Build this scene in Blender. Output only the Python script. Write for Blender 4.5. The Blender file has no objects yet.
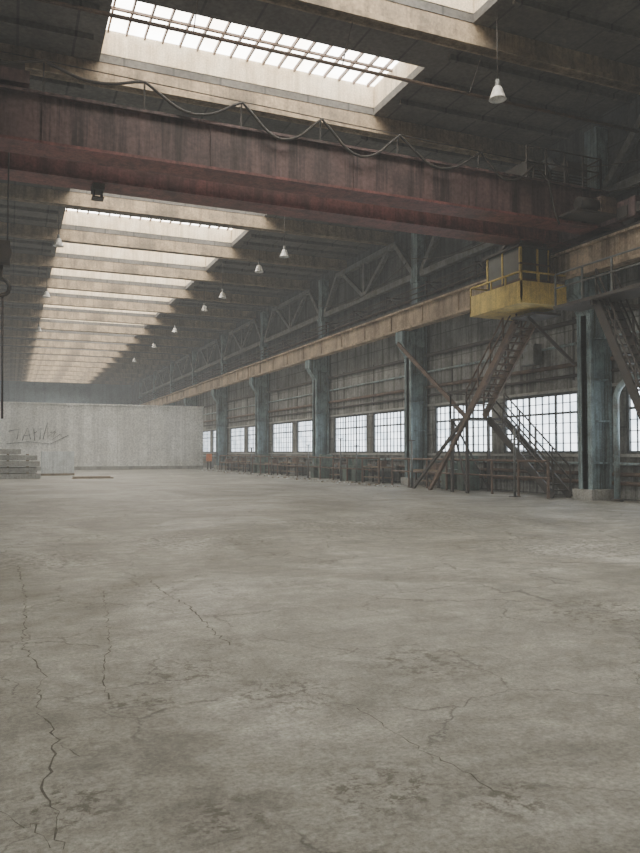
import bpy, bmesh, math, random
from mathutils import Vector, Matrix
random.seed(7)
scene = bpy.context.scene
COL = scene.collection

# ---------------------------------------------------------------- materials
def new_mat(name):
    m = bpy.data.materials.new(name); m.use_nodes = True
    nt = m.node_tree; nt.nodes.clear()
    out = nt.nodes.new('ShaderNodeOutputMaterial')
    return m, nt, out

def ramp(nt, fac, stops):
    r = nt.nodes.new('ShaderNodeValToRGB')
    els = r.color_ramp.elements
    while len(els) < len(stops): els.new(0.5)
    for e, (p, c) in zip(els, stops):
        e.position = p
        e.color = (*c, 1) if len(c) == 3 else c
    nt.links.new(fac, r.inputs[0])
    return r.outputs[0]

def noise(nt, vec, scale, detail=6, rough=0.6, dist=0.0):
    n = nt.nodes.new('ShaderNodeTexNoise')
    n.inputs['Scale'].default_value = scale
    n.inputs['Detail'].default_value = detail
    n.inputs['Roughness'].default_value = rough
    n.inputs['Distortion'].default_value = dist
    nt.links.new(vec, n.inputs['Vector'])
    return n.outputs['Fac']

def mapping(nt, vec, scale=(1,1,1), loc=(0,0,0), rot=(0,0,0)):
    n = nt.nodes.new('ShaderNodeMapping')
    n.inputs['Scale'].default_value = scale
    n.inputs['Location'].default_value = loc
    n.inputs['Rotation'].default_value = rot
    nt.links.new(vec, n.inputs['Vector'])
    return n.outputs[0]

def mix(nt, fac, a, b, mode='MIX'):
    n = nt.nodes.new('ShaderNodeMix'); n.data_type = 'RGBA'; n.blend_type = mode
    for sock, v in ((n.inputs[0], fac), (n.inputs[6], a), (n.inputs[7], b)):
        if isinstance(v, (int, float)): sock.default_value = v
        elif isinstance(v, tuple): sock.default_value = (*v, 1)
        else: nt.links.new(v, sock)
    return n.outputs[2]

def math_n(nt, op, a, b=0.0, clamp=False):
    n = nt.nodes.new('ShaderNodeMath'); n.operation = op; n.use_clamp = clamp
    for i, v in enumerate((a, b)):
        if isinstance(v, (int, float)): n.inputs[i].default_value = v
        else: nt.links.new(v, n.inputs[i])
    return n.outputs[0]

def worn(name, base, dirt, amount=0.5, scale=1.0, streak=0.5, rough=0.8, metal=0.0, bump=0.15, panels=None, seam=(0.03,0.03,0.03), seamf=0.6):
    """painted / concrete surface with blotchy dirt and vertical drip streaks (object coords, metres)"""
    m, nt, out = new_mat(name)
    tc = nt.nodes.new('ShaderNodeTexCoord').outputs['Object']
    n1 = noise(nt, tc, 0.9*scale, 8, 0.65)
    f1 = ramp(nt, n1, [(0.62-amount*0.4, (0,0,0)), (0.62+0.1, (1,1,1))])
    n2 = noise(nt, mapping(nt, tc, (2.2*scale, 2.2*scale, 0.12*scale)), 1.6, 6, 0.7)
    f2 = ramp(nt, n2, [(0.45, (0,0,0)), (0.62, (1,1,1))])
    c = mix(nt, f1, base, dirt)
    f2s = math_n(nt, 'MULTIPLY', f2, streak)
    c = mix(nt, f2s, c, tuple(x*0.6 for x in dirt))
    n3 = noise(nt, tc, 14*scale, 4, 0.6)
    f3 = ramp(nt, n3, [(0.3, (0.7,0.7,0.7)), (0.7, (1.22,1.22,1.22))])
    c = mix(nt, 1.0, c, f3, 'MULTIPLY')
    if panels:
        sx = nt.nodes.new('ShaderNodeSeparateXYZ'); nt.links.new(tc, sx.inputs[0])
        for ax, per, w in panels:
            v = math_n(nt, 'FRACT', math_n(nt, 'DIVIDE', sx.outputs[ax], per))
            s = math_n(nt, 'LESS_THAN', v, w/per)
            s = math_n(nt, 'MULTIPLY', s, seamf)
            c = mix(nt, s, c, seam)
    b = nt.nodes.new('ShaderNodeBsdfPrincipled')
    nt.links.new(c, b.inputs['Base Color'])
    b.inputs['Roughness'].default_value = rough
    b.inputs['Metallic'].default_value = metal
    if bump:
        bp = nt.nodes.new('ShaderNodeBump'); bp.inputs['Strength'].default_value = bump
        bp.inputs['Distance'].default_value = 0.03
        nt.links.new(n3, bp.inputs['Height']); nt.links.new(bp.outputs[0], b.inputs['Normal'])
    nt.links.new(b.outputs[0], out.inputs[0])
    return m

def glow(name, col, col2, strength, scale=0.8):
    m, nt, out = new_mat(name)
    tc = nt.nodes.new('ShaderNodeTexCoord').outputs['Object']
    n1 = noise(nt, tc, scale, 5, 0.6)
    c = ramp(nt, n1, [(0.35, col2), (0.6, col)])
    e = nt.nodes.new('ShaderNodeEmission'); e.inputs['Strength'].default_value = strength
    nt.links.new(c, e.inputs[0]); nt.links.new(e.outputs[0], out.inputs[0])
    return m

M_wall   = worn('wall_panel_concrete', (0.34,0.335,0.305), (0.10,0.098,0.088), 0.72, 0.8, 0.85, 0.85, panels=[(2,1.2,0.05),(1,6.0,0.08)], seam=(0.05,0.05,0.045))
M_wall_d = worn('dark_wall_concrete', (0.13,0.135,0.13), (0.05,0.052,0.05), 0.7, 0.7, 0.8, 0.9, panels=[(2,1.2,0.05),(1,6.0,0.08)], seam=(0.03,0.03,0.026))  # darker concrete for the upper part of the side walls
M_endw   = worn('end_wall_paint', (0.2,0.25,0.265), (0.12,0.15,0.165), 0.5, 0.5, 0.4, 0.9)
M_part   = worn('white_partition_panels', (0.87,0.86,0.81), (0.62,0.61,0.55), 0.5, 0.5, 0.4, 0.8, panels=[(0,3.0,0.05)], seam=(0.5,0.49,0.45))
M_col    = worn('teal_column_paint', (0.28,0.38,0.39), (0.11,0.122,0.12), 0.65, 1.6, 0.75, 0.75)
M_ceil   = worn('roof_slab', (0.15,0.14,0.124), (0.065,0.062,0.056), 0.6, 0.6, 0.0, 0.9, panels=[(0,1.5,0.07)])
M_beam   = worn('roof_beam_concrete', (0.44,0.34,0.225), (0.17,0.137,0.10), 0.6, 0.9, 0.6, 0.85)
M_curb   = worn('skylight_curb', (0.78,0.68,0.52), (0.55,0.43,0.28), 0.6, 1.5, 0.5, 0.8)
M_run    = worn('runway_beam_paint', (0.56,0.43,0.29), (0.22,0.165,0.12), 0.6, 1.0, 0.65, 0.75)
M_crane  = worn('crane_maroon_paint', (0.235,0.085,0.078), (0.11,0.053,0.05), 0.6, 1.0, 0.65, 0.55)
M_cranet = worn('crane_sooty_brown', (0.20,0.12,0.115), (0.06,0.043,0.042), 0.8, 0.7, 0.9, 0.6)
M_dark   = worn('dark_steel', (0.06,0.056,0.051), (0.09,0.07,0.058), 0.5, 3, 0.2, 0.6)
M_rust   = worn('rusty_steel', (0.18,0.122,0.09), (0.08,0.064,0.053), 0.5, 3, 0.2, 0.75)
M_steel  = worn('grey_painted_steel', (0.19,0.2,0.192), (0.085,0.078,0.068), 0.5, 3, 0.3, 0.6)
M_pipe   = worn('pipe_blue_paint', (0.32,0.41,0.42), (0.16,0.145,0.12), 0.5, 3, 0.3, 0.6)
M_yel    = worn('cab_yellow_paint', (0.72,0.54,0.16), (0.42,0.31,0.12), 0.5, 2, 0.4, 0.7)
M_frame  = worn('window_frame_steel', (0.11,0.12,0.12), (0.08,0.08,0.08), 0.4, 3, 0.2, 0.7)
M_blk    = worn('concrete_block', (0.42,0.41,0.37), (0.24,0.23,0.2), 0.5, 1.5, 0.3, 0.9)
M_blk_w  = worn('white_block', (0.74,0.77,0.76), (0.56,0.58,0.56), 0.4, 2, 0.3, 0.85)
M_enam   = worn('lamp_enamel', (0.75,0.73,0.68), (0.5,0.48,0.43), 0.4, 6, 0.0, 0.4, bump=0)
M_org    = worn('orange_paint', (0.62,0.2,0.06), (0.35,0.12,0.05), 0.4, 4, 0.2, 0.6)
M_green  = worn('machine_green_paint', (0.12,0.17,0.14), (0.07,0.07,0.06), 0.5, 3, 0.4, 0.6)
M_wood   = worn('grey_timber', (0.3,0.24,0.17), (0.16,0.12,0.09), 0.5, 3, 0.2, 0.9)
M_graf   = worn('black_spray_paint', (0.13,0.13,0.125), (0.22,0.22,0.21), 0.3, 3, 0, 0.9, bump=0)
M_crack  = worn('crack_shadow_dirt', (0.085,0.078,0.062), (0.13,0.12,0.098), 0.5, 3, 0, 0.95, bump=0)
M_glass  = worn('cab_glass', (0.08,0.09,0.085), (0.05,0.055,0.055), 0.4, 3, 0.2, 0.3, bump=0)
M_sky    = glow('skylight_glazing', (1.0,0.98,0.935), (0.86,0.78,0.64), 14.0, 0.9)
M_win    = glow('grimy_window_glass', (0.88,0.94,1.0), (0.55,0.65,0.73), 5.0, 1.6)

CT, ST = math.cos(math.radians(22.7)), math.sin(math.radians(22.7))
def floor_pt(px, py):
    """where a photographed floor mark lies in the hall"""
    z = 1.6*740/(py-452); cx = (px-320)/740*z
    return (cx*CT+z*ST, -cx*ST+z*CT)

# floor ---------------------------------------------------------------
def floor_mat():
    m, nt, out = new_mat('dusty_concrete_floor')
    tc = nt.nodes.new('ShaderNodeTexCoord').outputs['Object']
    big = noise(nt, mapping(nt, tc, (1,0.8,1), rot=(0,0,0.5)), 0.3, 9, 0.7, 1.0)
    c = ramp(nt, big, [(0.36,(0.165,0.154,0.126)), (0.46,(0.225,0.213,0.18)), (0.54,(0.275,0.262,0.225)), (0.64,(0.37,0.356,0.315))])
    med = noise(nt, tc, 1.9, 10, 0.78, 0.8)
    fm = ramp(nt, med, [(0.37,(0.66,0.65,0.62)), (0.5,(1,1,1)), (0.63,(1.24,1.24,1.23))])
    c = mix(nt, 1.0, c, fm, 'MULTIPLY')
    med2 = noise(nt, mapping(nt, tc, (1,1,1), (5,9,0)), 5.5, 8, 0.7, 0.5)
    fm2 = ramp(nt, med2, [(0.35,(0.82,0.815,0.80)), (0.65,(1.14,1.14,1.14))])
    c = mix(nt, 1.0, c, fm2, 'MULTIPLY')
    stv = noise(nt, mapping(nt, tc, (0.35,3.0,1), rot=(0,0,0.9)), 1.1, 8, 0.7, 0.4)
    fs = ramp(nt, stv, [(0.35,(0.84,0.84,0.83)), (0.65,(1.14,1.14,1.14))])
    c = mix(nt, 1.0, c, fs, 'MULTIPLY')
    fine = noise(nt, tc, 34, 10, 0.85)
    ff = ramp(nt, fine, [(0.39,(0.58,0.58,0.56)), (0.61,(1.34,1.34,1.34))])
    c = mix(nt, 1.0, c, ff, 'MULTIPLY')
    sp = noise(nt, tc, 10, 10, 0.8)
    s1 = ramp(nt, sp, [(0.50,(0,0,0)), (0.56,(1,1,1))])
    cl = noise(nt, mapping(nt, tc, (1,1,1), (3.1,7.3,0)), 0.8, 3, 0.5)
    s2 = ramp(nt, cl, [(0.52,(0,0,0)), (0.64,(1,1,1))])
    tot = math_n(nt, 'MULTIPLY', s2, 0.55)
    for px,py,r in ((382,785,0.42),(285,690,0.5),(190,668,0.45),(600,610,1.0),(470,520,3.0),(420,660,0.6),(230,812,0.3),(560,545,2.2),(40,560,1.5),(345,525,2.5),(200,540,2.0),(140,700,0.35),(500,790,0.3),(70,800,0.35)):
        X,Y = floor_pt(px,py)
        vd = nt.nodes.new('ShaderNodeVectorMath'); vd.operation='DISTANCE'
        nt.links.new(tc, vd.inputs[0]); vd.inputs[1].default_value=(X,Y,0)
        k = math_n(nt,'SUBTRACT',1.0, math_n(nt,'DIVIDE',vd.outputs['Value'], r), True)
        k = math_n(nt,'MULTIPLY',k,1.8,True)
        tot = math_n(nt,'MAXIMUM',tot,k)
    s = math_n(nt, 'MULTIPLY', math_n(nt,'MULTIPLY',s1,tot), 0.82)
    c = mix(nt, s, c, (0.065,0.056,0.038))
    nn = nt.nodes.new('ShaderNodeTexNoise'); nn.inputs['Scale'].default_value = 2.6; nn.inputs['Detail'].default_value = 10; nn.inputs['Roughness'].default_value=0.65
    nt.links.new(tc, nn.inputs['Vector'])
    vm = nt.nodes.new('ShaderNodeVectorMath'); vm.operation='MULTIPLY_ADD'
    vm.inputs[1].default_value = (0.5,0.5,0); nt.links.new(nn.outputs['Color'], vm.inputs[0]); nt.links.new(tc, vm.inputs[2])
    vo = nt.nodes.new('ShaderNodeTexVoronoi'); vo.feature='DISTANCE_TO_EDGE'; vo.inputs['Scale'].default_value=0.95
    nt.links.new(vm.outputs[0], vo.inputs['Vector'])
    ck = ramp(nt, vo.outputs['Distance'], [(0.0,(1,1,1)), (0.004,(0.8,0.8,0.8)), (0.011,(0,0,0))])
    mk = noise(nt, mapping(nt, tc, (1,1,1), (11,2,0)), 0.6, 4, 0.6)
    mk = ramp(nt, mk, [(0.43,(0,0,0)), (0.53,(1,1,1))])
    ckm = math_n(nt,'MULTIPLY', math_n(nt,'MULTIPLY', ck, mk), 0.65)
    c = mix(nt, ckm, c, (0.06,0.054,0.043))
    b = nt.nodes.new('ShaderNodeBsdfPrincipled')
    nt.links.new(c, b.inputs['Base Color'])
    rr = ramp(nt, med, [(0.3,(0.42,0.42,0.42)), (0.7,(0.75,0.75,0.75))])
    nt.links.new(rr, b.inputs['Roughness'])
    h = math_n(nt,'SUBTRACT', math_n(nt,'ADD', math_n(nt,'MULTIPLY',fine,0.4), med), ckm)
    bp = nt.nodes.new('ShaderNodeBump'); bp.inputs['Strength'].default_value=0.5; bp.inputs['Distance'].default_value=0.03
    nt.links.new(h, bp.inputs['Height']); nt.links.new(bp.outputs[0], b.inputs['Normal'])
    nt.links.new(b.outputs[0], out.inputs[0])
    return m
M_floor = floor_mat()

# ---------------------------------------------------------------- mesh builder
class B:
    def __init__(s, name):
        s.name = name; s.bm = bmesh.new(); s.mats = []
    def mi(s, m):
        if m not in s.mats: s.mats.append(m)
        return s.mats.index(m)
    def box(s, x0,x1,y0,y1,z0,z1, m):
        i = s.mi(m)
        vs = [s.bm.verts.new((x,y,z)) for z in (z0,z1) for y in (y0,y1) for x in (x0,x1)]
        for f in ((0,2,3,1),(4,5,7,6),(0,1,5,4),(2,6,7,3),(0,4,6,2),(1,3,7,5)):
            fc = s.bm.faces.new([vs[k] for k in f]); fc.material_index = i
        return s
    def bar(s, p, q, w, h, m, up=(0,0,1)):
        p = Vector(p); q = Vector(q); d = (q-p).normalized(); u = Vector(up)
        if abs(d.dot(u)) > 0.98: u = Vector((0,1,0))
        a = d.cross(u).normalized(); u2 = a.cross(d).normalized()
        i = s.mi(m); vs = []
        for c in (p,q):
            for sa, su in ((-1,-1),(1,-1),(1,1),(-1,1)):
                vs.append(s.bm.verts.new(c + a*sa*w/2 + u2*su*h/2))
        for f in ((0,1,2,3),(7,6,5,4),(0,4,5,1),(1,5,6,2),(2,6,7,3),(3,7,4,0)):
            fc = s.bm.faces.new([vs[k] for k in f]); fc.material_index = i
        return s
    def tube(s, pts, r, m, seg=8):
        pts = [Vector(p) for p in pts]; i = s.mi(m); rings = []
        n = len(pts)
        for k, p in enumerate(pts):
            d = (pts[min(k+1,n-1)] - pts[max(k-1,0)]).normalized()
            u = Vector((0,0,1)) if abs(d.z) < 0.95 else Vector((0,1,0))
            a = d.cross(u).normalized(); b = a.cross(d).normalized()
            rings.append([s.bm.verts.new(p + a*math.cos(2*math.pi*j/seg)*r + b*math.sin(2*math.pi*j/seg)*r) for j in range(seg)])
        for k in range(n-1):
            for j in range(seg):
                f = s.bm.faces.new((rings[k][j], rings[k][(j+1)%seg], rings[k+1][(j+1)%seg], rings[k+1][j]))
                f.material_index = i; f.smooth = True
        for rg in (rings[0], rings[-1]):
            f = s.bm.faces.new(rg); f.material_index = i
        return s
    def lathe(s, c, prof, m, seg=20):
        i = s.mi(m); rings = []
        for r, z in prof:
            rings.append([s.bm.verts.new((c[0]+r*math.cos(2*math.pi*j/seg), c[1]+r*math.sin(2*math.pi*j/seg), c[2]+z)) for j in range(seg)])
        for k in range(len(prof)-1):
            for j in range(seg):
                f = s.bm.faces.new((rings[k][j], rings[k][(j+1)%seg], rings[k+1][(j+1)%seg], rings[k+1][j]))
                f.material_index = i; f.smooth = True
        return s
    def done(s, parent=None, bevel=0.0, loc=None):
        bmesh.ops.recalc_face_normals(s.bm, faces=s.bm.faces)
        me = bpy.data.meshes.new(s.name); s.bm.to_mesh(me); s.bm.free()
        for m in s.mats: me.materials.append(m)
        o = bpy.data.objects.new(s.name, me); COL.objects.link(o)
        if parent: o.parent = parent
        if loc: o.location = loc
        if bevel:
            md = o.modifiers.new('bevel','BEVEL'); md.width = bevel; md.segments = 2; md.limit_method='ANGLE'
        return o
def dup(o, name, loc):
    d = bpy.data.objects.new(name, o.data); d.location = loc; COL.objects.link(d)
    return d

XL, XR = -5.5, 18.8        # inner faces of side walls
Y0, Y1 = -16.5, 127.5
ZC = 13.3                  # underside of roof
T0 = 19.5                  # first visible column
BD = 0.62                  # roof beam depth
cols = [T0 + 12*k for k in range(-2, 9)]
beams = [T0 - 2.7 + 6*k for k in range(-5, 19)]

# floor
B('floor').box(XL-0.3, XR+0.3, Y0-0.3, Y1+0.3, -0.3, 0, M_floor).done()
# long cracks in the slab
o = B('floor_cracks')
i = o.mi(M_crack)
for line, wd in (
    ([(20,565),(28,600),(25,640),(45,672),(40,702),(62,740),(50,775),(63,825),(70,850)],0.012),
    ([(62,740),(85,752),(95,748)],0.008),
    ([(150,578),(165,592),(190,605),(215,630),(235,645)],0.014),
    ([(105,590),(112,640),(105,672),(112,700)],0.009),
    ([(358,705),(395,730),(430,752),(470,770),(500,792)],0.007),
    ([(0,800),(25,822),(40,818),(60,850)],0.007)):
    pts=[]
    for (a,b_) in zip(line[:-1], line[1:]):
        A=Vector(floor_pt(*a)); C=Vector(floor_pt(*b_)); n=max(4,int((C-A).length/0.06))
        for k in range(n):
            pts.append(A.lerp(C,k/n))
    jit=[Vector((random.gauss(0,0.014),random.gauss(0,0.014))) for _ in pts]
    pts=[p+j for p,j in zip(pts,jit)]
    prevv=None
    for k,p in enumerate(pts):
        d=(pts[min(k+1,len(pts)-1)]-pts[max(k-1,0)]); 
        if d.length<1e-6: continue
        nrm=Vector((-d.y,d.x)).normalized()*wd*random.uniform(0.08,0.7)
        v=(o.bm.verts.new((p.x+nrm.x,p.y+nrm.y,0.0015)),o.bm.verts.new((p.x-nrm.x,p.y-nrm.y,0.0015)))
        if prevv: o.bm.faces.new((prevv[0],v[0],v[1],prevv[1])).material_index=i
        prevv=v
o.done()

# ceiling with skylight openings
SX0, SX1 = 2.3, 11.5
SW = SX1-SX0
c = B('ceiling')
c.box(XL-0.3, SX0, Y0-0.3, Y1+0.3, ZC, ZC+0.25, M_ceil)
c.box(SX1, XR+0.3, Y0-0.3, Y1+0.3, ZC, ZC+0.25, M_ceil)
prev = Y0-0.3
openings = []
for b in beams[1:]:
    y0, y1 = b-3.6, b-0.15
    if y0 < 0 or y1 > Y1-0.5: continue  # unseen roof behind the camera kept closed to darken the foreground
    if abs(b-28.8) < 0.1: continue      # bay roofed over
    c.box(SX0, SX1, prev, y0, ZC, ZC+0.25, M_ceil)
    openings.append((y0,y1)); prev = y1
c.box(SX0, SX1, prev, Y1+0.3, ZC, ZC+0.25, M_ceil)
for b in beams[:-1]:
    for k in (1.5, 3.0, 4.5):
        if b+k > Y1 or b+k < Y0: continue
        for xa, xb in ((XL, SX0-0.3),(SX1+0.3, XR)):
            c.box(xa, xb, b+k-0.06, b+k+0.06, ZC-0.16, ZC, M_ceil)
c.done()
# skylights
s = B('skylight')
L = 3.45
h = 0.75
s.box(0,SW, L-0.02,L+0.1, 0.0,h, M_curb).box(0,SW,-0.1,0.0, 0.0,h, M_curb)
s.box(-0.1,0,-0.1,L+0.1, 0.0,h, M_curb).box(SW,SW+0.1,-0.1,L+0.1, 0.0,h, M_curb)
s.box(-0.1,SW+0.1,-0.1,L+0.1, h+0.05,h+0.1, M_sky)
for i in range(17):
    x = 0.25+i*(SW-0.5)/16
    s.box(x-0.025,x+0.025,0,L, h-0.08,h+0.04, M_rust)
for y in (0.9,2.1):
    s.box(0,SW,y-0.04,y+0.04,h-0.12,h-0.05, M_rust)
sk = s.done(loc=(SX0, openings[0][0], ZC+0.25))
for a in openings[1:]:
    dup(sk, 'skylight', (SX0, a[0], ZC+0.25))

# roof beams
rb = B('roof_beam')
rb.box(XL+0.02, XR-0.02, -0.13, 0.13, -BD, 0, M_beam)
rb.box(XL+0.02, XR-0.02, -0.2, 0.2, -BD, -BD+0.14, M_beam)
rb = rb.done(loc=(0, beams[1], ZC-0.005))
for b in beams[2:]:
    if b < Y1: dup(rb, 'roof_beam', (0, b, ZC-0.005))

# ---------------------------------------------------------------- walls
WZ0, WZ1 = 1.55, 3.8
wins = []
for a in [T0+12*k for k in range(-3, 9)]:
    for w0, w1 in ((1.2, 5.8), (6.6, 11.2)):
        y0, y1 = a+w0, a+w1
        if y0 > Y0+0.3 and y1 < Y1-0.3: wins.append((y0,y1))
def side_wall(name, xa, xb, inner):
    w = B(name)
    w.box(xa, xb, Y0-0.3, Y1+0.3, -0.3, WZ0, M_wall)
    w.box(xa, xb, Y0-0.3, Y1+0.3, WZ1, 8.2, M_wall)
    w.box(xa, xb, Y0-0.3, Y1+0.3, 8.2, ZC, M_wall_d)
    p = Y0-0.3
    for y0,y1 in wins:
        w.box(xa, xb, p, y0, WZ0, WZ1, M_wall); p = y1
    w.box(xa, xb, p, Y1+0.3, WZ0, WZ1, M_wall)
    d = 0.06 if inner > 0 else -0.06
    x = xa if inner > 0 else xb
    for z in (WZ0-0.12, WZ1+0.02):
        w.box(min(x,x-d), max(x,x-d), Y0, Y1, z, z+0.1, M_blk)
    return w.done()
side_wall('wall_right', XR, XR+0.3, 1)
side_wall('wall_left', XL-0.3, XL, -1)
B('wall_far').box(XL, XR, Y1, Y1+0.3, 0, ZC, M_endw).done()
B('wall_near').box(XL, XR, Y0-0.3, Y0, 0, ZC, M_wall).done()

# windows
def window(side):
    W = 4.6; H = WZ1-WZ0
    o = B('window_1')
    o.box(0.16, 0.18, 0.02, W-0.02, 0.02, H-0.02, M_win)
    for a,b_ in ((0,0.09),(W-0.09,W)): o.box(0.06,0.2,a,b_,0,H,M_frame)
    for a,b_ in ((0,0.09),(H-0.09,H)): o.box(0.06,0.2,0,W,a,b_,M_frame)
    for k in range(1,12):
        y = W*k/12; t = 0.05 if k%4==0 else 0.016
        o.box(0.10,0.15,y-t,y+t,0,H,M_frame)
    for k in range(1,6):
        z = H*k/6; t = 0.04 if k==4 else 0.014
        o.box(0.105,0.15,0,W,z-t,z+t,M_frame)
    return o
n = 1; w0 = None
for side, x in (('r', XR), ('l', XL)):  # left-wall windows are out of view, added to light the hall evenly
    for y0,y1 in wins:
        if w0 is None:
            w0 = window('r').done(loc=(x, y0, WZ0))
        else:
            n += 1
            d = dup(w0, 'window_%d' % n, (x, y0, WZ0))
            if side == 'l':
                d.rotation_euler = (0,0,math.pi); d.location = (x, y1, WZ0)

# ---------------------------------------------------------------- columns
def column():
    o = B('crane_column')
    o.box(-0.5,0.4,-0.13,0.13,0.0,6.7,M_col)
    o.box(-0.5,-0.38,-0.32,0.32,0.0,6.7,M_col)      # flange (H-section)
    o.box(0.28,0.4,-0.32,0.32,0.0,6.7,M_col)
    for z in (1.2,2.6,4.0,5.4): o.box(-0.38,0.28,-0.3,0.3,z,z+0.06,M_col)
    o.box(-0.65,0.5,-0.45,0.45,0.0,0.35,M_blk)
    o.box(-0.98,0.4,-0.34,0.34,6.9,7.43,M_col)      # corbel head
    i = o.mi(M_col)
    v = [o.bm.verts.new(p) for p in [(-0.98,-0.3,6.9),(-0.5,-0.3,6.9),(-0.5,-0.3,6.2),(-0.98,0.3,6.9),(-0.5,0.3,6.9),(-0.5,0.3,6.2)]]
    for f in ((0,1,2),(5,4,3),(0,3,4,1),(1,4,5,2),(0,2,5,3)):
        o.bm.faces.new([v[k] for k in f]).material_index = i
    o.box(-0.5,0.4,-0.34,0.34,6.7,6.9,M_col)
    o.box(-0.1,0.4,-0.28,0.28,7.43,ZC-BD-0.02,M_col)
    o.box(-0.16,0.4,-0.34,0.34,7.43,7.7,M_col)
    o.box(-0.16,0.4,-0.34,0.34,9.9,10.15,M_col)
    return o
cc = None
for t in cols:
    if cc is None: cc = column().done(loc=(18.3, t, 0.0))
    else: dup(cc, 'crane_column', (18.3, t, 0.0))
for t in cols:
    d = dup(cc, 'crane_column', (-5.0, t, 0.0)); d.rotation_euler = (0,0,math.pi)

# crane runway beams
for nm, xc, sgn in (('crane_runway_beam', 17.5, 1), ('crane_runway_beam', -4.2, -1)):
    r = B(nm)
    r.box(xc-0.03,xc+0.03,Y0,Y1,7.48,8.4,M_run)
    r.box(xc-0.22,xc+0.22,Y0,Y1,8.36,8.44,M_run)
    r.box(xc-0.22,xc+0.22,Y0,Y1,7.44,7.54,M_run)
    y = Y0+1
    while y < Y1:
        r.box(xc-0.08,xc+0.08,y-0.015,y+0.015,7.54,8.36,M_run); y += 3.0
    r.box(xc-0.05,xc+0.05,Y0,Y1,8.44,8.58,M_dark)
    r.done()

# longitudinal sub-rafter trusses, one per 12 m bay
def truss():
    o = B('roof_truss'); x = 0
    z0, z1 = 10.3, 12.4
    m = M_steel
    o.bar((x,0.3,z0),(x,11.7,z0),0.3,0.3,m)
    o.bar((x,2.2,z1),(x,9.8,z1),0.3,0.28,m)
    o.bar((x,0.35,z0+0.1),(x,2.3,z1),0.28,0.26,m)
    o.bar((x,11.65,z0+0.1),(x,9.7,z1),0.28,0.26,m)
    o.bar((x,6,z0),(x,6,z1),0.24,0.24,m)
    o.bar((x,6,z0+0.1),(x,3.0,z1),0.22,0.22,m)
    o.bar((x,6,z0+0.1),(x,9.0,z1),0.22,0.22,m)
    return o
tt = None
for t in cols[:-1]:
    if tt is None: tt = truss().done(loc=(18.45, t, 0))
    else: dup(tt, 'roof_truss', (18.45, t, 0))
    dup(tt, 'roof_truss', (-5.2, t, 0))

# ---------------------------------------------------------------- wall services
p = B('heating_pipes')
for z, r, m in ((0.55,0.07,M_rust),(0.85,0.07,M_rust),(1.2,0.05,M_pipe)):
    p.tube([(18.72,Y0+0.2,z),(18.72,Y1-0.2,z)], r, m)
y = Y0+1
while y < Y1-1:
    p.box(18.65,18.79,y-0.03,y+0.03,0.45,1.3,M_dark); y += 3
p.done()
p = B('service_pipes')
for z, r, m, x in ((4.35,0.06,M_dark,18.73),(4.75,0.08,M_rust,18.71),(5.5,0.05,M_pipe,18.73),(6.3,0.09,M_dark,18.70),(9.3,0.07,M_rust,18.72)):
    p.tube([(x,Y0+0.2,z),(x,Y1-0.2,z)], r, m)
y = Y0+1.6
while y < Y1-1:
    p.box(18.76,18.79,y-0.04,y+0.04,4.2,6.5,M_dark); y += 4
p.done()
# crane power conductor rails on brackets above the runway
p = B('conductor_rails')
for z in (9.0,9.25,9.5):
    p.tube([(17.98,Y0+0.2,z),(17.98,Y1-0.2,z)],0.03,M_dark,6)
y = Y0+2.5
while y < Y1-1:
    p.bar((18.8,y,9.62),(17.92,y,9.62),0.06,0.06,M_dark); p.bar((17.98,y,9.62),(17.98,y,8.95),0.06,0.06,M_dark)
    p.bar((18.8,y,9.1),(18.0,y,9.6),0.05,0.05,M_dark); y += 4
p.done()
# loosely hung cables between the upper columns
p = B('hanging_cables')
for (a,b_,z,sg,x) in ((7.5,19.2,11.2,0.9,17.9),(19.8,31.2,11.0,0.8,17.9),(8,19.2,10.2,0.6,17.8),(31.8,43.2,10.9,0.7,17.9)):
    p.tube([(x,a+(b_-a)*k/16,z-sg*4*(k/16)*(1-k/16)) for k in range(17)],0.025,M_dark,6)
p.done()

# radiators under windows
rd = B('radiator')
for k in range(22):
    rd.box(-0.09,0.05,0.1*k,0.1*k+0.07,0.12,0.95,M_steel)
rd.tube([(-0.02,-0.1,0.2),(-0.02,2.4,0.2)],0.03,M_steel).tube([(-0.02,-0.1,0.85),(-0.02,2.4,0.85)],0.03,M_steel)
rd.box(-0.06,0.02,0.2,0.27,0,0.13,M_dark).box(-0.06,0.02,1.9,1.97,0,0.13,M_dark)
r0 = None
for y0,y1 in wins:
    if y0 > 25 and y0 < 70:
        if r0 is None: r0 = rd.done(loc=(18.45,y0+1,0))
        else: dup(r0,'radiator',(18.45,y0+1,0))

# guard railing in front of wall
g = B('guard_railing')
yy = [20.4+1.6*k for k in range(8)]+[33+1.9*k for k in range(17)]
for y in yy:
    g.bar((17.0,y,0),(17.0,y,1.3),0.07,0.07,M_rust)
for a,b_ in ((20.4,31.6),(33.0,63.4)):
    g.tube([(17.0,a,1.28),(17.0,b_,1.28)],0.045,M_rust).tube([(17.0,a,0.7),(17.0,b_,0.7)],0.035,M_rust)
g.done()
# free-standing steel posts
for (x,y,h_) in ((16.6,21.7,2.5),(16.7,29.2,2.1),(16.8,35.2,1.9),(16.7,37.0,2.3),(16.7,41.8,2.0),(16.7,48.6,2.1),(16.7,53.3,1.9)):
    o = B('steel_post')
    o.tube([(x,y,0.03),(x,y,h_)],0.045,M_steel,8); o.box(x-0.15,x+0.15,y-0.15,y+0.15,0,0.03,M_dark)
    o.box(x-0.1,x+0.1,y-0.1,y+0.1,h_,h_+0.04,M_dark); o.done()

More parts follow.
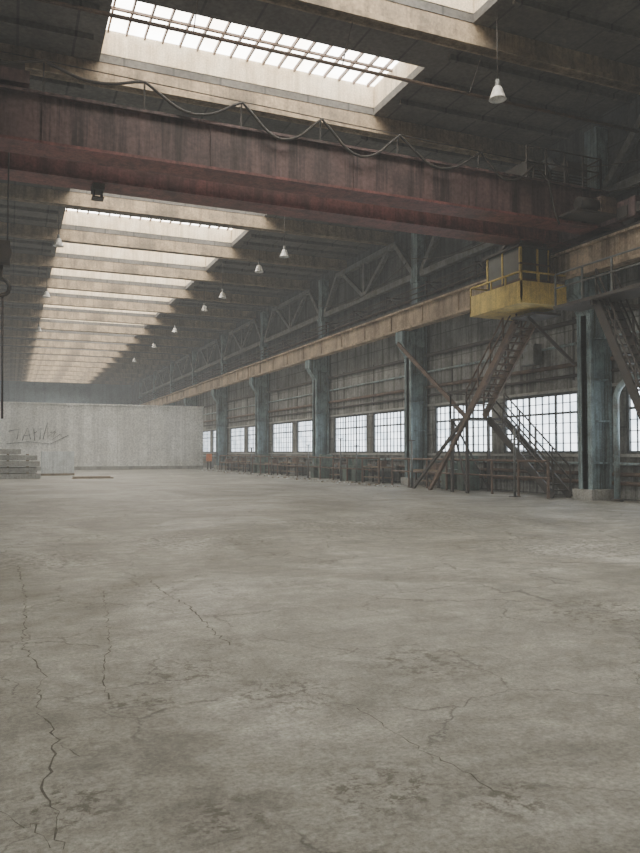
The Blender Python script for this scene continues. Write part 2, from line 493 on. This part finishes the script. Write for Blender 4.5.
# work benches along wall
for i,(y,l,hh) in enumerate(((28.2,2.2,0.8),(33.5,2.4,0.85),(38.5,2.0,0.7),(46,3,0.9),(50.5,2,0.8),(58,3,0.85),(62.5,2.4,0.7))):
    o = B('workbench')
    o.box(17.45,18.15,y,y+l,hh-0.08,hh,M_wood)
    for xx in (17.5,18.02):
        for yy in (y+0.08,y+l-0.16): o.box(xx,xx+0.08,yy,yy+0.08,0,hh-0.08,M_dark)
    o.box(17.5,18.1,y+0.1,y+l-0.1,0.25,0.29,M_wood)
    o.box(17.55,17.85,y+0.3,y+0.8,hh,hh+0.3,M_rust); o.box(17.6,18.0,y+1.1,y+1.5,hh,hh+0.18,M_steel)
    o.done()
# small machines standing by the wall
def machine(y, k):
    o = B('machine_tool')
    o.box(17.3,18.1,y,y+0.5,0,0.7,M_green).box(17.3,18.1,y+1.2,y+1.7,0,0.7,M_green)
    o.box(17.25,18.15,y-0.05,y+1.75,0.7,0.86,M_green)
    o.box(17.35,18.05,y,y+0.5,0.86,1.45,M_green)
    o.tube([(17.7,y+0.5,1.15),(17.7,y+0.68,1.15)],0.17,M_dark,16)
    o.box(17.5,17.9,y+1.3,y+1.6,0.86,1.25,M_green)
    o.tube([(17.7,y+1.2,1.15),(17.7,y+1.3,1.15)],0.05,M_steel,10)
    o.tube([(17.3,y+1.0,0.8),(17.2,y+1.0,0.8)],0.12,M_steel,12)
    o.done(bevel=0.015)
for y in (26.0,36.4,41.2,53.2): machine(y,0)

# ---------------------------------------------------------------- staircase & walkway
def rail(o, p, q, hgt=1.0, n=4, m=M_steel, r=0.025):
    p=Vector(p); q=Vector(q)
    for k in range(n+1):
        a = p.lerp(q,k/n); o.bar(a,a+Vector((0,0,hgt)),0.05,0.05,m)
    for z in (hgt, hgt*0.55):
        o.tube([p+Vector((0,0,z)), q+Vector((0,0,z))], r, m, 6)
def flight(o, p, q, w, n, m):
    p=Vector(p); q=Vector(q)
    for sx in (0, w):
        o.bar(p+Vector((sx,0,0)), q+Vector((sx,0,0)), 0.07, 0.28, m)
        rail(o, p+Vector((sx,0,0.08)), q+Vector((sx,0,0.08)), 0.95, 4, m, 0.032)
    for k in range(1,n):
        a = p.lerp(q,k/n)
        o.box(a.x, a.x+w, a.y-0.13, a.y+0.13, a.z-0.02, a.z+0.02, m)
st = B('steel_staircase')
ZP = 6.3
st.box(16.1,17.2,19.9,21.2,ZP-0.08,ZP,M_dark)
flight(st,(16.35,21.2,ZP-0.08),(16.35,24.3,2.98),0.8,14,M_rust)
st.box(16.3,18.2,24.2,25.4,2.86,2.94,M_dark)
rail(st,(16.32,25.4,2.94),(18.15,25.4,2.94),1.0,2,M_dark)
rail(st,(16.32,24.3,2.94),(16.32,25.4,2.94),1.0,1,M_dark)
flight(st,(17.3,24.2,2.88),(17.3,20.5,0.05),0.75,14,M_dark)
for x,y in ((16.35,25.35),(18.1,25.35),(16.35,24.3)):
    st.bar((x,y,0),(x,y,2.9),0.1,0.1,M_dark)
st.bar((16.25,21.1,ZP-0.2),(16.3,27.0,0.0),0.12,0.16,M_rust)
st.bar((16.3,24.4,2.9),(16.3,28.4,0.0),0.1,0.12,M_dark)
st.bar((17.1,25.3,2.9),(17.1,31.2,6.8),0.08,0.18,M_rust)
st.bar((16.35,25.3,2.9),(18.1,25.35,0.1),0.06,0.06,M_dark)
st.bar((16.35,24.3,0.1),(16.35,25.35,2.8),0.06,0.06,M_dark)
st.bar((16.2,20.4,ZP-0.1),(17.75,19.9,ZP-1.7),0.1,0.1,M_dark)
st.done()

wk = B('crane_access_walkway')
wk.box(16.1,17.2,8.0,19.0,ZP-0.1,ZP,M_dark)
rail(wk,(16.12,8.0,ZP),(16.12,18.9,ZP),1.0,9,M_steel,0.03)
for y in (9,13.2,17.4):
    wk.bar((16.3,y,ZP-0.1),(18.55,y,ZP-1.6),0.1,0.12,M_dark)
    wk.bar((16.2,y,ZP-0.16),(18.6,y,ZP-0.16),0.1,0.12,M_dark)
wk.done()
st = B('steel_staircase')
flight(st,(16.4,17.4,ZP-0.15),(16.4,14.4,0.05),0.7,22,M_dark)
st.done()

# bent duct near right column
a = B('ventilation_duct')
pts = [(18.3,18.6,0.0),(18.3,18.6,3.3)]
for k in range(1,9):
    an = math.pi/2*k/8
    pts.append((18.3,18.6-0.9*(1-math.cos(an)),3.3+0.7*math.sin(an)))
pts += [(18.3,16.4,4.0)]
a.tube(pts,0.1,M_pipe,14)
a.tube([(18.3,16.4,4.0),(18.7,16.3,4.0)],0.1,M_pipe,14)
a.tube([(18.3,18.6,0.0),(18.3,18.6,0.08)],0.2,M_dark,14)
a.done()
# electrical cabinet
o = B('electrical_cabinet')
x0,y,z0,z1 = 18.25,22.6,4.9,5.7
o.box(x0,18.6,y,y+0.8,z0+0.02,z1,M_steel)
o.box(x0-0.03,x0,y+0.03,y+0.77,z0+0.05,z1-0.04,M_steel)
o.box(x0-0.06,x0-0.03,y+0.66,y+0.7,(z0+z1)/2-0.1,(z0+z1)/2+0.1,M_dark)
o.done(bevel=0.01)

# ---------------------------------------------------------------- overhead crane
crane = bpy.data.objects.new('overhead_crane', None); COL.objects.link(crane)
GX0, GX1 = -4.4, 17.6
YF, YR = 18.45, 20.25
def girder(name, y, z0, z1, m_face):
    o = B(name)
    o.box(GX0,GX1,y-0.3,y+0.3,z0+0.06,z1-0.06,m_face)
    o.box(GX0,GX1,y-0.42,y+0.42,z0,z0+0.07,M_crane)
    o.box(GX0,GX1,y-0.42,y+0.42,z1-0.07,z1,M_cranet)
    x = GX0+1
    while x < GX1:
        for sg in (-1,1):
            o.box(x-0.02,x+0.02,y+sg*0.3-0.03,y+sg*0.3+0.03,z0+0.1,z1-0.1,m_face)
        x += 4.0
    o.box(GX0,GX1,y-0.05,y+0.05,z1,z1+0.1,M_dark)
    return o.done(crane)
girder('girder_front',YF,8.72,9.95,M_cranet)
girder('girder_rear',YR,8.66,9.95,M_crane)
for nm,xc in (('end_carriage_1',17.5),('end_carriage_2',-4.2)):
    o = B(nm)
    o.box(xc-0.3,xc+0.3,16.6,22.2,8.72,9.3,M_cranet)
    for y in (17.1,21.7):
        o.tube([(xc-0.09,y,8.85),(xc+0.09,y,8.85)],0.27,M_dark,20)
        o.box(xc-0.35,xc-0.3,y-0.2,y+0.2,8.75,9.1,M_dark)
    o.box(xc-0.28,xc+0.28,16.45,16.6,8.8,9.1,M_dark).box(xc-0.28,xc+0.28,22.2,22.35,8.8,9.1,M_dark)
    o.done(crane)
o = B('travel_drive')
o.tube([(15.9,17.6,9.2),(16.6,17.6,9.2)],0.2,M_dark,16)
o.box(16.6,17.2,17.35,17.9,8.95,9.45,M_rust)
o.box(15.6,17.2,17.3,18.1,8.86,8.93,M_dark)
o.done(crane)
o = B('resistor_boxes')
for (a,b_,hh) in ((14.9,15.7,0.75),(15.8,16.4,0.55),(16.5,17.3,0.95)):
    o.box(a,b_,18.7,20.1,10.06,10.06+hh,M_dark)
    for k in range(5): o.box(a+0.05,b_-0.05,18.68,18.7,10.12+k*0.1,10.17+k*0.1,M_steel)
rail(o,(14.4,18.1,9.95),(17.3,18.1,9.95),1.0,4,M_dark)
rail(o,(17.3,18.1,9.95),(17.3,20.5,9.95),1.0,3,M_dark)
o.done(crane)
# trolley
o = B('hoist_trolley')
o.box(-3.0,0.3,18.1,20.6,10.1,10.4,M_cranet)
for x in (-2.6,0.0):
    for y in (YF,YR): o.tube([(x,y-0.08,10.22),(x,y+0.08,10.22)],0.18,M_dark,16)
o.tube([(-1.2,18.3,10.8),(-1.2,20.2,10.8)],0.36,M_dark,20)
o.box(-2.6,-2.0,18.3,19.3,10.4,11.0,M_dark).box(-0.4,0.2,18.5,19.9,10.4,10.75,M_dark)
o.done(crane)
o = B('hook_block')
hx, hy = -0.27, 19.35
for dx in (-0.14,0.14):
    o.tube([(hx+dx,hy,10.3),(hx+dx,hy,6.6)],0.018,M_dark,6)
o.box(hx-0.2,hx+0.2,hy-0.12,hy+0.12,6.1,6.7,M_dark)
o.tube([(hx,hy-0.16,6.4),(hx,hy+0.16,6.4)],0.24,M_dark,20)
hk = [(hx,hy,6.1),(hx,hy,5.8)]
for k in range(0,14):
    an = math.pi/2 - k*math.radians(270)/13
    hk.append((hx+0.2*math.cos(an)*1.0, hy, 5.58+0.2*math.sin(an)))
o.tube(hk,0.05,M_dark,10)
o.tube([(hx+0.05,hy,5.4),(hx+0.06,hy,4.0),(hx+0.08,hy,2.4)],0.025,M_dark,6)
o.done(crane)
# festoon cable
o = B('festoon_cable')
pk = [-4.0,-2.0,0.6,2.9,5.35,7.55,9.9,12.6,14.6]
YC = YF-0.5
o.tube([(GX0,YC+0.03,10.75),(14.9,YC+0.03,10.38)],0.014,M_dark,6)
pts=[]
sags=[0.3,0.3,0.25,0.55,0.75,0.8,0.7,0.65]
for k in range(len(pk)-1):
    a,b_ = pk[k],pk[k+1]
    for j in range(12):
        u = j/12
        w_ = 1-abs(2*u-1)**1.6
        pts.append((a+(b_-a)*u+0.04*math.sin(u*12), YC-0.04+0.04*math.sin(5*u), 10.62-0.02*(a+(b_-a)*u)-sags[k]*w_))
pts += [(14.6,YC,10.3),(15.1,YC,9.9),(15.3,YC,9.0),(15.5,YC,8.6)]
o.tube(pts,0.036,M_dark,6)
for x in pk: o.bar((x,YC+0.1,9.93),(x,YC+0.05,10.75-0.02*(x+4)),0.04,0.04,M_dark)
o.done(crane)
# operator cab : yellow tray with a sooty glazed cabin on it, slung under the girders
o = B('operator_cab')
x0,x1,y0,y1 = 15.6,16.95,20.0,21.9; zb=6.45
o.box(x0-0.4,x1+0.1,y0-0.55,y1+0.45,zb,zb+0.08,M_yel)
for (a,b_,c_,d_) in ((x0-0.4,x0-0.34,y0-0.55,y1+0.45),(x0-0.4,x1+0.1,y0-0.55,y0-0.49),(x0-0.4,x1+0.1,y1+0.39,y1+0.45)):
    o.box(a,b_,c_,d_,zb+0.08,zb+0.72,M_yel)
    o.box(a,b_,c_,d_,zb+1.0,zb+1.05,M_yel)
for y in (y0-0.52,y0+0.3,y0+1.1,y1+0.42): o.box(x0-0.4,x0-0.35,y-0.025,y+0.025,zb+0.6,zb+1.02,M_yel)
o.box(x0+0.3,x0+0.35,y0-0.55,y0-0.5,zb+0.6,zb+1.02,M_yel)
o.box(x0,x1-0.1,y0,y0+0.06,zb+0.08,zb+0.95,M_rust).box(x0,x1-0.1,y1-0.06,y1,zb+0.08,zb+0.95,M_rust)
o.box(x0,x0+0.06,y0,y1,zb+0.08,zb+0.95,M_rust).box(x1-0.16,x1-0.1,y0,y1,zb+0.08,zb+2.0,M_rust)
o.box(x0+0.02,x0+0.04,y0+0.1,y1-0.1,zb+0.95,zb+2.0,M_glass)
o.box(x0+0.1,x1-0.2,y0+0.02,y0+0.04,zb+0.95,zb+2.0,M_glass)
for (x,y) in ((x0,y0),(x0,y1-0.08),(x1-0.18,y0),(x1-0.18,y1-0.08),((x0+x1)/2,y0),(x0,(y0+y1)/2)):
    o.box(x,x+0.08,y,y+0.08,zb+0.9,zb+2.02,M_yel)
o.box(x0-0.02,x1-0.08,y0-0.02,y0+0.06,zb+1.42,zb+1.48,M_rust)
o.box(x0-0.1,x1,y0-0.06,y1+0.1,zb+2.0,zb+2.08,M_dark)
for (x,y) in ((x0+0.1,y0+0.02),(x1-0.3,y0+0.02),(x0+0.1,y1-0.5),(x1-0.3,y1-0.5)):
    o.bar((x,y,zb+2.05),(x,min(y,20.55),8.9),0.1,0.1,M_dark)
o.done(crane)
o = B('limit_switch')
xx=1.9
o.box(xx,xx+0.3,YR-0.3,YR+0.2,8.5,8.66,M_dark).box(xx+0.03,xx+0.07,YR-0.2,YR+0.1,8.34,8.5,M_dark).box(xx+0.23,xx+0.27,YR-0.2,YR+0.1,8.34,8.5,M_dark).box(xx,xx+0.3,YR-0.2,YR+0.1,8.3,8.34,M_dark)
o.done(crane)

# ---------------------------------------------------------------- roof services
o = B('roof_conduit')
o.tube([(XL+0.2,17.6,11.85),(XR-0.4,17.6,11.85)],0.05,M_rust,8)
for x in range(-4,18,4): o.bar((x,17.6,11.85),(x,16.95,12.7),0.025,0.025,M_dark)
o.done()

# pendant lamps
def lamp():
    o = B('pendant_lamp')
    o.tube([(0,0,0),(0,0,-1.85)],0.014,M_dark,6)
    o.lathe((0,0,-2.1),[(0.0,0.27),(0.055,0.27),(0.07,0.1),(0.08,0.07)],M_steel)
    o.lathe((0,0,-2.1),[(0.08,0.09),(0.12,0.04),(0.17,-0.1),(0.22,-0.25),(0.235,-0.26),(0.21,-0.25),(0.16,-0.1),(0.1,0.03),(0,0.05)],M_enam)
    o.lathe((0,0,-2.1),[(0.04,0.0),(0.08,-0.08),(0.08,-0.16),(0.05,-0.22),(0,-0.24)],M_enam)
    return o
l0=None
for (x,t) in ((11.8,16.0),(11.7,26.5),(12.0,33.1),(11.8,36.4),(11.75,43.4),(11.75,47.9),(11.75,57.5),(1.9,35.3),(11.75,66.5),(1.9,47.3),(11.75,78),(1.9,61)):
    if l0 is None: l0 = lamp().done(loc=(x,t,ZC))
    else: dup(l0,'pendant_lamp',(x,t,ZC))

# ---------------------------------------------------------------- partition & clutter
o = B('partition_wall')
o.box(XL+0.05,17.0,69.6,69.9,0,5.9,M_part)
o.box(XL+0.05,17.0,69.5,69.6,5.82,5.95,M_part)
for x in range(-5,18,3):
    o.box(x-0.03,x+0.03,69.57,69.6,0,5.82,M_part)
o.box(XL+0.05,17.0,69.52,69.6,0,0.3,M_blk)
o.done()
o = B('graffiti')
def scr(pts, r=0.03):
    o.tube([(x*0.85+0.35,69.53,z) for x,z in pts], r, M_graf, 6)
scr([(-0.6,3.4),(0.4,3.6),(0.2,2.7)]); scr([(0.7,2.6),(1.2,3.7),(1.5,2.7)]); scr([(0.8,3.0),(1.5,3.1)])
scr([(1.8,3.6),(1.9,2.6)]); scr([(1.8,3.2),(2.5,3.7),(2.4,2.7)]); scr([(2.7,2.7),(3.1,4.2),(3.2,2.9),(3.9,3.5)])
scr([(-0.8,2.3),(1.2,2.5),(3.4,2.3),(5.0,3.0)],0.025)
scr([(3.4,3.3),(3.9,3.4),(3.6,2.7),(4.4,3.2),(4.6,2.8),(5.2,3.1)],0.03)
o.done()

o = B('concrete_slab_stack')
z=0
for k,(xa,xb) in enumerate(((-4.5,1.7),(-4.4,1.5),(-4.5,1.65),(-4.3,1.5),(-4.4,0.6))):
    o.box(xa,xb,47.5+0.1*(k%2),50,z,z+0.30,M_blk); z+=0.30
    if k<4:
        for x in (-3.5,-0.2,0.9): o.box(x,x+0.15,47.7,49.8,z,z+0.07,M_wood)
        z+=0.07
o.done(bevel=0.02)
o = B('block_pallet')
o.box(1.95,4.1,53.4,54.8,0,0.14,M_wood)
for i in range(3):
    for j in range(3):
        o.box(1.97+0.7*i,1.97+0.7*i+0.69,53.45,54.7,0.14+0.5*j,0.14+0.5*j+0.495,M_blk_w)
o.done(bevel=0.01)
o = B('plank_pile')
for k in range(5):
    o.box(3.4+0.05*k,5.8-0.04*k,46.3+0.26*k,46.3+0.26*k+0.22,0.0,0.06,M_wood)
    if k<4: o.box(3.5,5.6+0.04*k,46.4+0.26*k,46.4+0.26*k+0.2,0.06,0.12,M_wood)
o.done()
o = B('fire_hose_cabinet')
o.box(16.6,17.0,66.2,66.6,0.75,1.45,M_org); o.box(16.55,16.6,66.23,66.57,0.8,1.4,M_org)
for x in (16.62,16.9): o.box(x,x+0.06,66.22,66.28,0,0.75,M_dark); o.box(x,x+0.06,66.5,66.56,0,0.75,M_dark)
o.done()
o = B('rubble')
for k in range(260):
    y = random.uniform(30,64); x = random.uniform(15.2,16.5); s_=random.uniform(0.02,0.09)
    c0=Vector((x,y,s_*0.35)); 
    o.bar(c0-Vector((s_/2,s_*random.uniform(-.5,.5),0)), c0+Vector((s_/2,s_*random.uniform(-.5,.5),0)), s_, s_*0.7, random.choice((M_blk,M_wood,M_blk_w)))
o.done()

# ---------------------------------------------------------------- world + haze glow put into the air
w = bpy.data.worlds.new('overcast'); scene.world = w; w.use_nodes = True
nt = w.node_tree
nt.nodes['Background'].inputs[0].default_value = (0.75,0.82,0.9,1)
nt.nodes['Background'].inputs[1].default_value = 1.0
wo = [n_ for n_ in nt.nodes if n_.type=='OUTPUT_WORLD'][0]
DN = 0.0026
ab = nt.nodes.new('ShaderNodeVolumeAbsorption'); ab.inputs['Color'].default_value=(0,0,0,1); ab.inputs['Density'].default_value=DN
em = nt.nodes.new('ShaderNodeEmission'); em.inputs['Color'].default_value=(1.0,1.0,0.95,1); em.inputs['Strength'].default_value=DN*0.5  # air emits a faint veil itself, standing in for scattered light
ad = nt.nodes.new('ShaderNodeAddShader'); nt.links.new(ab.outputs[0],ad.inputs[0]); nt.links.new(em.outputs[0],ad.inputs[1])
nt.links.new(ad.outputs[0], wo.inputs['Volume'])

# ---------------------------------------------------------------- camera
cam = bpy.data.cameras.new('camera'); co = bpy.data.objects.new('camera', cam); COL.objects.link(co)
cam.sensor_fit = 'HORIZONTAL'; cam.sensor_width = 36; cam.lens = 740/640*36
cam.clip_end = 500
co.location = (0,0,1.6)
co.rotation_euler = (math.radians(90+1.97), 0, math.radians(-22.7))
scene.camera = co
